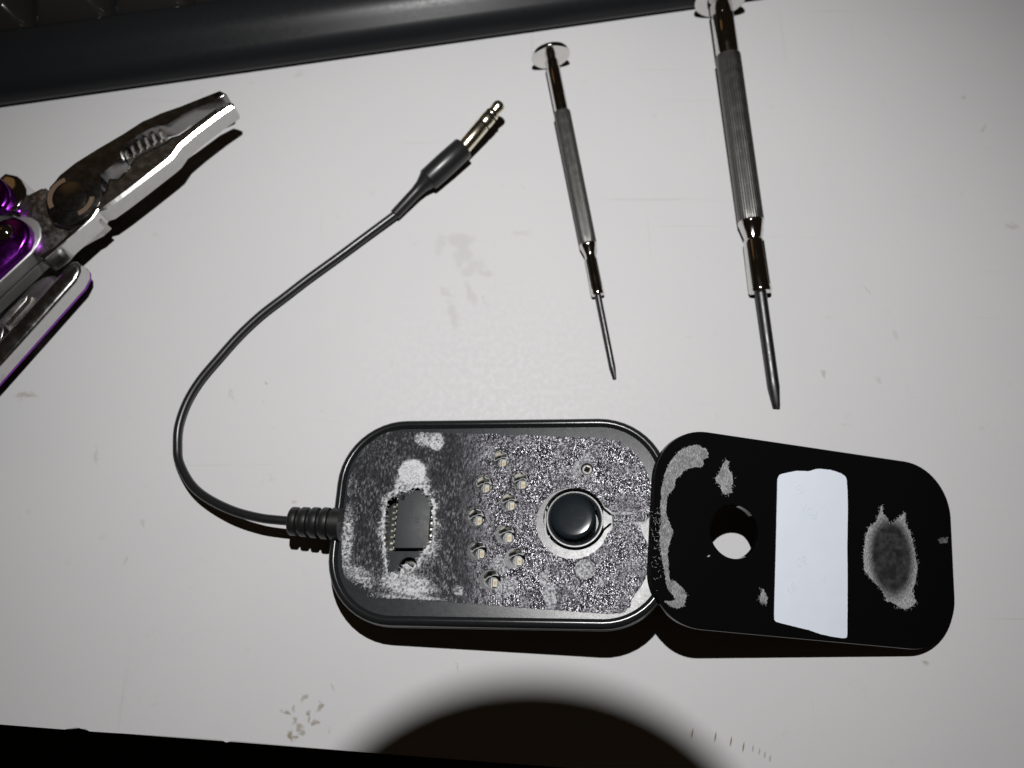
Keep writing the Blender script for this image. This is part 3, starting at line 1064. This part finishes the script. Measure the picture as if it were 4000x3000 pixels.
Mb = axis_frame(pB + (pC - pB) * 0.12, pC)
LB = float(np.linalg.norm(pC - pB)) * 0.88
link("plug_body", lathe("plug_body", [(2.3, -0.1), (2.62, 0.0), (2.75, 0.4), (2.82, LB * 0.5), (2.72, LB - 0.3), (2.55, LB)], 40), M_plug, plug, Mb, sharp=45)
Mc = axis_frame(pC, tip)
LT = float(np.linalg.norm(tip - pC))
for nm, a, b in (("sleeve_contact", 0.0, 0.50), ("ring_contact", 0.535, 0.68)):
    link(nm, lathe(nm, [(1.70, LT * a - 0.1), (1.74, LT * a + 0.08), (1.74, LT * b - 0.08), (1.68, LT * b)], 32), M_gold, plug, Mc, sharp=40)
link("tip_contact", lathe("tip_contact", [(1.55, LT * 0.71), (1.7, LT * 0.725), (1.70, LT * 0.75), (1.36, LT * 0.79), (1.36, LT * 0.82), (1.52, LT * 0.90), (1.40, LT * 0.95), (1.0, LT * 0.985), (0.4, LT), (0.05, LT * 1.003)], 32), M_gold, plug, Mc, sharp=50)
link("insulator_ring", lathe("insulator_ring", [(1.6, LT * 0.48), (1.6, LT * 0.74)], 32), M_plug, plug, Mc)

# ------------------------------------------------------------------ loose cover plate leaning on the gadget
LID = frame((58.82, 13.67, 9.95), -0.0885, -0.241, 0.02)
LW, LH, LR = 66.75, 37.68, 10.8
lid = empty("cover_plate", (60, 13.7, 0))
tag(lid, "glossy black cover plate with round hole, white sticker and torn glue patches", "cover plate")


def c2(x, y, dz=0.0):
    return on_frame(LID, C2(x, y), dz)


hole = c2(688, 716)
hr = (c2(845, 716)[0] - c2(534, 716)[0]) / 2
bm = bmesh.new()
outer = rrect(LW, LH, LR, 0, 16)
nh = 72
TH = 1.6
rows = []
for ins, z in ((0.25, 0.0), (0.07, -0.06), (0.0, -0.22), (0.0, -TH + 0.15), (0.15, -TH)):
    rows.append([bm.verts.new((x * S, y * S, z * S)) for x, y in rrect(LW, LH, LR, ins, 16)])
hrows = []
for g, z in ((0.12, 0.0), (0.0, -0.12), (0.0, -TH)):
    hrows.append([bm.verts.new(((hole[0] + (hr + g) * math.cos(2 * math.pi * i / nh)) * S, (hole[1] + (hr + g) * math.sin(2 * math.pi * i / nh)) * S, z * S)) for i in range(nh)])
for rr in (rows, hrows):
    for a, b in zip(rr[:-1], rr[1:]):
        for i in range(len(a)):
            j = (i + 1) % len(a)
            bm.faces.new((a[i], a[j], b[j], b[i]))
for ri, hi in ((0, 0), (-1, -1)):
    eds = []
    for loop in (rows[ri], hrows[hi]):
        for i in range(len(loop)):
            eds.append(bm.edges.get((loop[i], loop[(i + 1) % len(loop)])))
    bmesh.ops.triangle_fill(bm, edges=eds, use_beauty=True)
plate = link("plate", from_bm("plate", bm), M_cover, lid, LID, sharp=30)

paper = [(972, 352), (1000, 343), (1080, 327), (1160, 329), (1185, 322), (1205, 315), (1235, 314), (1300, 321), (1330, 330), (1368, 344), (1392, 360), (1402, 378), (1408, 460), (1410, 560), (1406, 800), (1408, 1100), (1406, 1385), (1398, 1396), (1372, 1397), (1300, 1386), (1230, 1370), (1160, 1345), (1100, 1331), (1000, 1306), (952, 1293), (940, 1280), (939, 1230), (950, 800), (957, 500), (960, 380)]
pp = [c2(x, y) for x, y in paper]
x0_, x1_ = min(p[0] for p in pp) - .5, max(p[0] for p in pp) + .5
y0_, y1_ = min(p[1] for p in pp) - .5, max(p[1] for p in pp) + .5
stk = link("paper_sticker", sheet("paper_sticker", lambda x, y: sd_poly(x, y, pp) + 0.06 * (vnoise(x * 4, y * 4, 41) - .5), (x0_, x1_, y0_, y1_), 0.3, lambda x, y: 0.11 + 0.04 * vnoise(x * .5, y * .5, 42), 0.09), M_paper, lid, LID, sharp=50)
for body, x, y, a, sz in (("10", 1150, 450, 30, 2.2), ("601", 1215, 590, 65, 2.6), ("90", 1165, 908, 110, 2.6), ("83", 1100, 1080, 135, 2.2), ("2", 1312, 1020, 60, 1.8), ("1", 1305, 555, 45, 1.8)):
    p = c2(x - 50, y)
    w = math.radians(a - 90)
    Mx = np.eye(4)
    Mx[:2, :2] = np.array([[math.cos(w), -math.sin(w)], [math.sin(w), math.cos(w)]]) @ np.array([[-1, 0], [0, 1]])
    Mx[:3, 3] = (p[0], p[1], 0.162)
    tm = text_mesh("show_through_print", body, sz)
    link("show_through_print", tm, M_ghost, stk, LID @ Mx, smooth=False)

arc = [(515, 205), (500, 185), (480, 182), (455, 160), (405, 165), (330, 200), (270, 270), (240, 340), (218, 440), (212, 560), (218, 640), (204, 720), (207, 780), (216, 860), (236, 960), (246, 1050), (272, 1100), (298, 1128), (305, 1150), (285, 1160), (240, 1164), (270, 1188), (312, 1208), (360, 1196), (380, 1120), (350, 1070), (305, 1038), (272, 1026), (265, 960), (258, 860), (268, 790), (292, 722), (282, 680), (258, 640), (244, 590), (258, 490), (302, 432), (306, 385), (345, 352), (372, 316), (440, 302), (472, 305), (492, 285), (480, 255), (521, 240)]
patch1 = [(630, 255), (655, 278), (640, 306), (668, 345), (678, 400), (664, 440), (678, 465), (620, 480), (602, 458), (600, 420), (567, 392), (566, 370), (590, 340), (602, 300)]
patch2 = [(868, 1085), (885, 1110), (897, 1140), (893, 1180), (870, 1178), (850, 1165), (845, 1135), (858, 1110)]
patch3 = [(1628, 535), (1636, 600), (1664, 630), (1678, 664), (1708, 656), (1776, 594), (1781, 660), (1810, 720), (1838, 830), (1856, 960), (1840, 1060), (1818, 1095), (1850, 1160), (1830, 1192), (1775, 1214), (1722, 1190), (1690, 1165), (1658, 1160), (1638, 1110), (1600, 1060), (1560, 1020), (1515, 965), (1512, 850), (1520, 760), (1545, 690), (1590, 652), (1610, 610)]
patch4 = [(1985, 765), (2010, 755), (2050, 752), (2052, 785), (2000, 792)]
patch5 = [(518, 868), (533, 860), (530, 874), (508, 880)]
for nm, poly, lab in (("glue_residue", arc, "long curved strip of grey fibrous glue"), ("glue_residue", patch1, None), ("glue_residue", patch2, None), ("glue_residue", patch3, "large oval patch of torn white fibres"), ("glue_residue", patch4, None), ("glue_residue", patch5, None)):
    P = [c2(x, y) for x, y in poly]
    b4 = (min(p[0] for p in P) - .6, max(p[0] for p in P) + .6, min(p[1] for p in P) - .6, max(p[1] for p in P) + .6)
    def sdf_(x, y, P=P):
        return sd_poly(x, y, P) + 0.30 * (vnoise(x * 3.5, y * 3.5, 51) - .5) + 0.16 * (vnoise(x * 9, y * 9, 52) - .5)
    def white_(x, y, P=P, big=poly is patch3, arc_=poly is arc, dim=poly is patch4):
        n_ = vnoise(x * 1.3, y * 1.3, 53)
        if big:
            d_ = -sd_poly(x, y, P)
            cc = c2(1690, 880)
            core = 1 - ss(0.62, 1.0, np.hypot((x - cc[0]) / 6.2, (y - cc[1]) / 9.6))
            return np.clip(0.95 - 0.85 * core - 0.1 * n_, 0, 1)
        return np.clip((0.30 if dim else 0.62 if arc_ else 0.72) + 0.4 * (n_ - .5), 0, 1)
    g = link(nm, sheet(nm, sdf_, b4, 0.14, lambda x, y: 0.05 + 0.07 * vnoise(x * 4, y * 4, 54), 0.05, {"white": white_}), M_residue, lid, LID, sharp=70)
    if lab:
        g["label"] = lab
rnd = random.Random(9)
pts = []
for poly, n_ in ((arc, 230), (patch1, 40), (patch2, 24), (patch3, 150)):
    P = [c2(x, y) for x, y in poly]
    pts += along(P, n_, rnd, None, 0.15)
for _ in range(70):                                   # strands bridging to the left edge
    p = c2(rnd.uniform(160, 215), rnd.choice([rnd.gauss(640, 40), rnd.gauss(800, 60), rnd.gauss(950, 60)]))
    pts.append((p[0], p[1], rnd.choice([0, math.pi, 2.6])))
fibres("fibres", pts, LID, lid, 0.05, 0.15, 0.65, 0.024, 8, 0.2)

# ------------------------------------------------------------------ screwdrivers
def screwdriver(label, cap_c, tip_p, L, R, fr):
    """R: radii cap, neck, grip, ferrule, blade; fr: stations along the axis from the cap (mm)."""
    root = empty("precision_screwdriver", ((cap_c[0] + tip_p[0]) / 2, (cap_c[1] + tip_p[1]) / 2, 0))
    tag(root, label, "screwdriver", "precision screwdrivers lying on the desk")
    Mx = axis_frame(cap_c, tip_p)
    rc, rn, rg, rf, rb = R
    s = fr
    cap = link("swivel_cap", lathe("swivel_cap", [(0.02, -0.42 * rc), (rc * 0.45, -0.39 * rc), (rc * 0.78, -0.30 * rc), (rc * 0.95, -0.18 * rc), (rc, -0.06 * rc), (rc * 0.98, 0.02 * rc), (rc * 0.9, 0.05 * rc), (rn * 1.05, 0.09 * rc), (rn * 0.9, 0.5)], 64), M_chrome, root, Mx, sharp=60)
    link("neck", lathe("neck", [(rn * 0.80, 0.3), (rn * 0.82, 1.0), (rn, 1.7), (rn, s[0] - 0.5), (rn * 0.94, s[0] - 0.2), (rn * 0.94, s[0] + 0.1)], 40), M_chrome, root, Mx, sharp=60)
    gl = s[1] - s[0]
    prof = [(rg * 0.9, s[0]), (rg * 0.98, s[0] + 0.25)] + [(rg, s[0] + 0.5 + (gl - 1.0) * i / 20) for i in range(21)] + [(rg * 0.97, s[1] - 0.2)]
    link("knurled_grip", lathe("knurled_grip", prof, 180, 36, -0.075 * rg / 2, (2, 22)), M_knurl, root, Mx, sharp=80)
    link("collar", lathe("collar", [(rg * 0.98, s[1] - 0.2), (rg * 1.0, s[1] + 0.2), (rg * 0.94, s[1] + 0.6), (rg * 0.66, s[2] - 0.3), (rg * 0.66, s[2])], 40), M_chrome, root, Mx, sharp=50)
    fe = link("ferrule", lathe("ferrule", [(rg * 0.66, s[2] - 0.1), (rf * 0.86, s[2] + 0.1), (rf * 0.90, s[2] + 0.5), (rf * 0.98, s[3] - 1.0), (rf, s[3] - 0.6), (rf * 0.93, s[3] - 0.1), (rb * 1.15, s[3])], 40), M_chrome, root, Mx, sharp=50)
    for a in (0.9, 2.5):                                  # slits of the collet
        Mr = Mx.copy()
        Rz = np.eye(4)
        Rz[:2, :2] = [[math.cos(a), -math.sin(a)], [math.sin(a), math.cos(a)]]
        link("slit", box("slit", rf * 0.9, rf * 1.012, -0.13, 0.13, s[2] + 1.0, s[3] - 1.6), M_pcb, fe, Mr @ Rz, smooth=False)
    V, Fc = [], []
    N = 32
    for z, fx, fy in ((s[3] - 0.5, 1, 1), (L - 4.2 * rb, 1, 1), (L - 3.6 * rb, 1.0, 1.0), (L - 0.15, 0.62, 0.24), (L, 0.58, 0.2)):
        for i in range(N):
            w = 2 * math.pi * i / N
            V.append((rb * fx * math.cos(w), rb * fy * math.sin(w), z))
    for r_ in range(4):
        for i in range(N):
            j = (i + 1) % N
            Fc.append((r_ * N + i, r_ * N + j, (r_ + 1) * N + j, (r_ + 1) * N + i))
    Fc += [tuple(range(N))[::-1], tuple(range(4 * N, 5 * N))]
    Mt = Mx.copy()
    Rz = np.eye(4)
    Rz[:2, :2] = [[math.cos(0.5), -math.sin(0.5)], [math.sin(0.5), math.cos(0.5)]]
    link("blade", mesh("blade", V, Fc), M_blade, root, Mt @ Rz, sharp=30)
    return root


def st_(cap_c, tip_p, pts, z):
    d = (tip_p - cap_c) / np.linalg.norm(tip_p - cap_c)
    return [float((at(x, y, zz) - cap_c) @ d) for (x, y), zz in zip(pts, z)]


capA, tipA = at(2152, 222, 4.6), at(2401, 1480, 0.45)
LA = float(np.linalg.norm(tipA - capA))
screwdriver("smaller steel precision screwdriver with thin flat blade and round cap", capA, tipA, LA, (4.75, 1.70, 2.05, 1.55, 0.72),
            st_(capA, tipA, [(2205, 435), (2289, 955), (2306, 997), (2340, 1152)], (4, 2.8, 2.6, 2.0)))
capB, tipB = at(2814, 2, 6.2), at(3033, 1594, 0.6)
LB_ = float(np.linalg.norm(tipB - capB))
screwdriver("larger steel precision screwdriver with thick dark blade beside the smaller one", capB, tipB, LB_, (6.3, 2.75, 3.0, 2.6, 1.32),
            st_(capB, tipB, [(2865, 215), (2934, 862), (2948, 930), (2985, 1140)], (5.5, 4.2, 4.0, 3.0)))

# ------------------------------------------------------------------ pliers multi-tool
mt = empty("multi_tool", (-95, 75, 0))
tag(mt, "open pliers multi-tool of bright steel with purple handles", "multi-tool")


def p7(z, pts):
    return [tuple(at(*C7(x, y), z)[:2]) for x, y in pts]


def p6(z, pts):
    return [tuple(at(*C6(x, y), z)[:2]) for x, y in pts]


ZT = 12.2
upper = [(228, 990), (330, 880), (480, 760), (700, 622), (940, 482), (1130, 352), (1300, 282), (1500, 212), (1750, 112), (1878, 56), (1940, 88), (1925, 112), (1800, 168), (1640, 232), (1500, 300), (1380, 372), (1290, 396), (1200, 430), (1060, 500), (930, 590), (905, 640), (925, 702), (868, 755), (708, 868), (712, 930), (735, 1000), (735, 1100), (690, 1200), (560, 1300), (400, 1372), (270, 1340), (208, 1250), (188, 1130)]
lower = [(2005, 178), (2010, 212), (1850, 322), (1640, 482), (1500, 600), (1430, 700), (1370, 752), (1100, 962), (905, 1110), (770, 1205), (700, 1225), (690, 1100), (770, 1010), (800, 905), (890, 905), (985, 800), (1045, 705), (1160, 645), (1330, 560), (1400, 505), (1480, 482), (1600, 400), (1830, 232), (1960, 166)]
j1 = link("jaw", prism("jaw", p7(ZT, upper), 7.4, ZT, 0.3), M_jawtop, mt, sharp=40)
j2 = link("jaw", ridge_prism("jaw", p7(ZT, lower), 7.6, ZT, 0.75, 0.34), M_jaw, mt, sharp=15)
# gripping teeth along the inner side of the upper jaw
def along_seg(a, b, n):
    return [(a[0] + (b[0] - a[0]) * (i + .5) / n, a[1] + (b[1] - a[1]) * (i + .5) / n) for i in range(n)]
for (x, y) in along_seg((925, 620), (1330, 395), 6):
    c_ = at(*C7(x + 12, y + 30), 9.2)
    Mx = np.eye(4)
    d = at(*C7(x + 45, y + 150), 9.2) - c_
    a = math.atan2(d[1], d[0])
    Mx[:2, :2] = [[math.cos(a), -math.sin(a)], [math.sin(a), math.cos(a)]]
    Mx[:3, 3] = (c_[0], c_[1], 0)
    V = [(0, -.78, 7.6), (3.4, -.78, 7.6), (3.4, .78, 7.6), (0, .78, 7.6), (-.2, -.35, 10.8), (2.6, -.3, 9.4), (2.6, .3, 9.4), (-.2, .35, 10.8)]
    Fc = [(0, 1, 5, 4), (1, 2, 6, 5), (2, 3, 7, 6), (3, 0, 4, 7), (4, 5, 6, 7), (3, 2, 1, 0)]
    link("tooth", mesh("tooth", V, Fc), M_worn, j1, Mx, smooth=False)
for (x, y) in along_seg((1380, 380), (1900, 115), 14):
    c_ = at(*C7(x, y + 10), 10.2)
    Mx = np.eye(4)
    d = at(*C7(x + 25, y + 50), 10.2) - c_
    a = math.atan2(d[1], d[0])
    Mx[:2, :2] = [[math.cos(a), -math.sin(a)], [math.sin(a), math.cos(a)]]
    Mx[:3, 3] = (c_[0], c_[1], 0)
    V = [(-.4, -.42, 7.6), (1.0, -.42, 7.6), (1.0, .42, 7.6), (-.4, .42, 7.6), (-.4, -.2, 11.5), (.7, -.16, 10.8), (.7, .16, 10.8), (-.4, .2, 11.5)]
    Fc = [(0, 1, 5, 4), (1, 2, 6, 5), (2, 3, 7, 6), (3, 0, 4, 7), (4, 5, 6, 7), (3, 2, 1, 0)]
    link("tooth", mesh("tooth", V, Fc), M_worn, j1, Mx, smooth=False)
# pivot
pc = at(*C7(440, 1085), ZT)
prx = float(np.linalg.norm(at(*C7(600, 1085), ZT) - pc))
Mx = np.eye(4)
Mx[:3, 3] = (pc[0], pc[1], 0)
piv = link("pivot", lathe("pivot", [(prx, ZT - 1), (prx, ZT + 0.05), (prx * 0.97, ZT + 0.28), (prx * 0.9, ZT + 0.33), (0.02, ZT + 0.36)], 48), M_jawtop, mt, Mx, sharp=50)
for a0, a1 in ((115, 215), (-62, 0)):
    V, Fc = [], []
    for i in range(17):
        a = math.radians(a0 + (a1 - a0) * i / 16)
        for r_ in (prx * 1.13, prx * 1.42):
            V.append((r_ * math.cos(a), r_ * math.sin(a), ZT + 0.02))
    for i in range(16):
        Fc.append((2 * i, 2 * i + 1, 2 * i + 3, 2 * i + 2))
    link("worn_engraving", mesh("worn_engraving", V, Fc), M_rust, j1, Mx, smooth=False)
# tang behind the pivot, spring plate and side plate
tang = [(-60, 1110), (150, 1002), (205, 1010), (195, 1140), (230, 1290), (330, 1380), (470, 1390), (640, 1290), (700, 1270), (735, 1300), (650, 1375), (560, 1420), (420, 1500), (300, 1640), (180, 1720), (-60, 1560)]
link("tang", prism("tang", p7(10.2, tang), 5.5, 10.2, 0.3), M_worn, mt, sharp=40)
arm = [(655, 1178), (700, 1180), (705, 1205), (650, 1290), (560, 1372), (440, 1478), (300, 1600), (190, 1690), (130, 1660), (280, 1560), (420, 1440), (560, 1330)]
link("spring_plate", ridge_prism("spring_plate", p7(12.4, arm), 7.4, 12.4, 0.22, 0.12), M_liner, mt, sharp=15)
side = [(140, 1012), (192, 998), (118, 1330), (72, 1330)]
link("side_plate", prism("side_plate", p7(10.0, side), 3.0, 10.0, 0.2), M_liner, mt, sharp=40)


ax = (at(*C6(200, 640), 13) - at(*C6(0, 830), 13))[:2]
ax /= np.linalg.norm(ax)
# handle under the purple panel: three stacked layers and a screw
hs = p6(13.0, [(-900, 1660), (140, 700), (200, 640), (226, 570), (224, 500), (200, 448), (150, 415), (85, 402), (10, 425), (-60, 480), (-1000, 1360)])
h1 = link("handle", prism("handle", offset(hs, 0.35, ax * 1.6), 6.8, 10.4, 0.55, 3), M_blast, mt, sharp=50)
h1["label"] = "handle with purple panel on top"
link("handle_liner", prism("handle_liner", offset(hs, 0.25, ax * 3.6), 3.0, 6.5, 0.55, 3), M_blast, h1, sharp=50)
link("spacer", prism("spacer", offset(hs, -0.5, ax * 1.0), 6.0, 7.4), M_pcb, h1, smooth=False)
link("purple_panel", prism("purple_panel", hs, 10.4, 13.0, 0.9, 4), M_purple, h1, sharp=50)
sc_ = at(*C6(30, 535), 13.2)
Mx = np.eye(4)
Mx[:3, 3] = (sc_[0], sc_[1], 0)
link("rivet", lathe("rivet", [(2.1, 12.4), (2.1, 13.1), (1.9, 13.6), (1.3, 14.1), (0.5, 14.35), (0.02, 14.4)], 32), M_chrome, h1, Mx, sharp=70)
# far handle seen only by its rounded end
hf = p6(13.0, [(-900, 1000), (-300, 420), (30, 330), (66, 270), (66, 190), (30, 120), (0, 92), (-80, 70), (-900, 800)])
h2 = link("handle", prism("handle", offset(hf, 0.7, ax * 2.2), 5.0, 10.6, 1.2, 3), M_chrome, mt, sharp=60)
h2["label"] = "far handle with rounded purple end"
link("purple_panel", prism("purple_panel", hf, 10.4, 13.0, 1.0, 4), M_purple, h2, sharp=50)
bo = p6(9.5, [(60, 235), (140, 215), (205, 260), (235, 330), (230, 400), (180, 420), (90, 400), (50, 330)])
link("bolster", prism("bolster", bo, 3.5, 9.8, 1.6, 4), M_chrome, h2, sharp=60)
# near handle lying on its side: outer wall, purple panel, folded tools in the channel
wall = p6(8.5, [(-800, 2290), (545, 790), (580, 765), (622, 762), (652, 800), (652, 850), (610, 930), (-720, 2410)])
h3 = link("handle", prism("handle", wall, 4.4, 8.5, 0.9, 3), M_liner, mt, sharp=60)
h3["label"] = "near handle turned on its side, steel channel outward"
pw = offset(wall, 0.05)
link("purple_panel", prism("purple_panel", pw, 3.7, 4.5, 0.2, 3, True), M_purple, h3, sharp=60)
for pts_, z0_, z1_, mm in (([(-700, 2080), (250, 960), (350, 900), (430, 880), (440, 940), (300, 1090), (-640, 2150)], 1.2, 5.2, M_screw), ([(-700, 2000), (60, 1180), (160, 1080), (230, 1040), (210, 1090), (20, 1300), (-660, 2060)], 1.2, 6.6, M_worn), ([(-640, 2080), (-20, 1390), (0, 1290), (25, 1270), (30, 1330), (10, 1400), (-580, 2080)], 1.2, 7.4, M_liner)):
    link("folded_blade", prism("folded_blade", p6(z1_, pts_), z0_, z1_, 0.2), mm, h3, sharp=40)

# ------------------------------------------------------------------ the photographing camera's lens, above the scene
lens = empty("camera_lens", (-2, 46, 180))
tag(lens, "black camera lens barrel held above the desk, casting the round shadow", "camera lens")
Lc = np.array([-2.0, 50.6, 180.0])
Ml = axis_frame(Lc, Lc - FWD * 10)
link("barrel", lathe("barrel", [(11.5, 1.5), (11.5, 0.2), (12.2, 0.0), (12.8, 0.4), (12.9, 1.5), (12.7, 4.0), (12.4, 4.2), (12.4, 8.0)], 64, cap=False), M_lens, lens, Ml, sharp=50)
link("front_glass", lathe("front_glass", [(11.6, 2.0), (9.0, 1.3), (5.0, 0.7), (0.02, 0.5)], 48, cap=False), M_cover, lens, Ml)
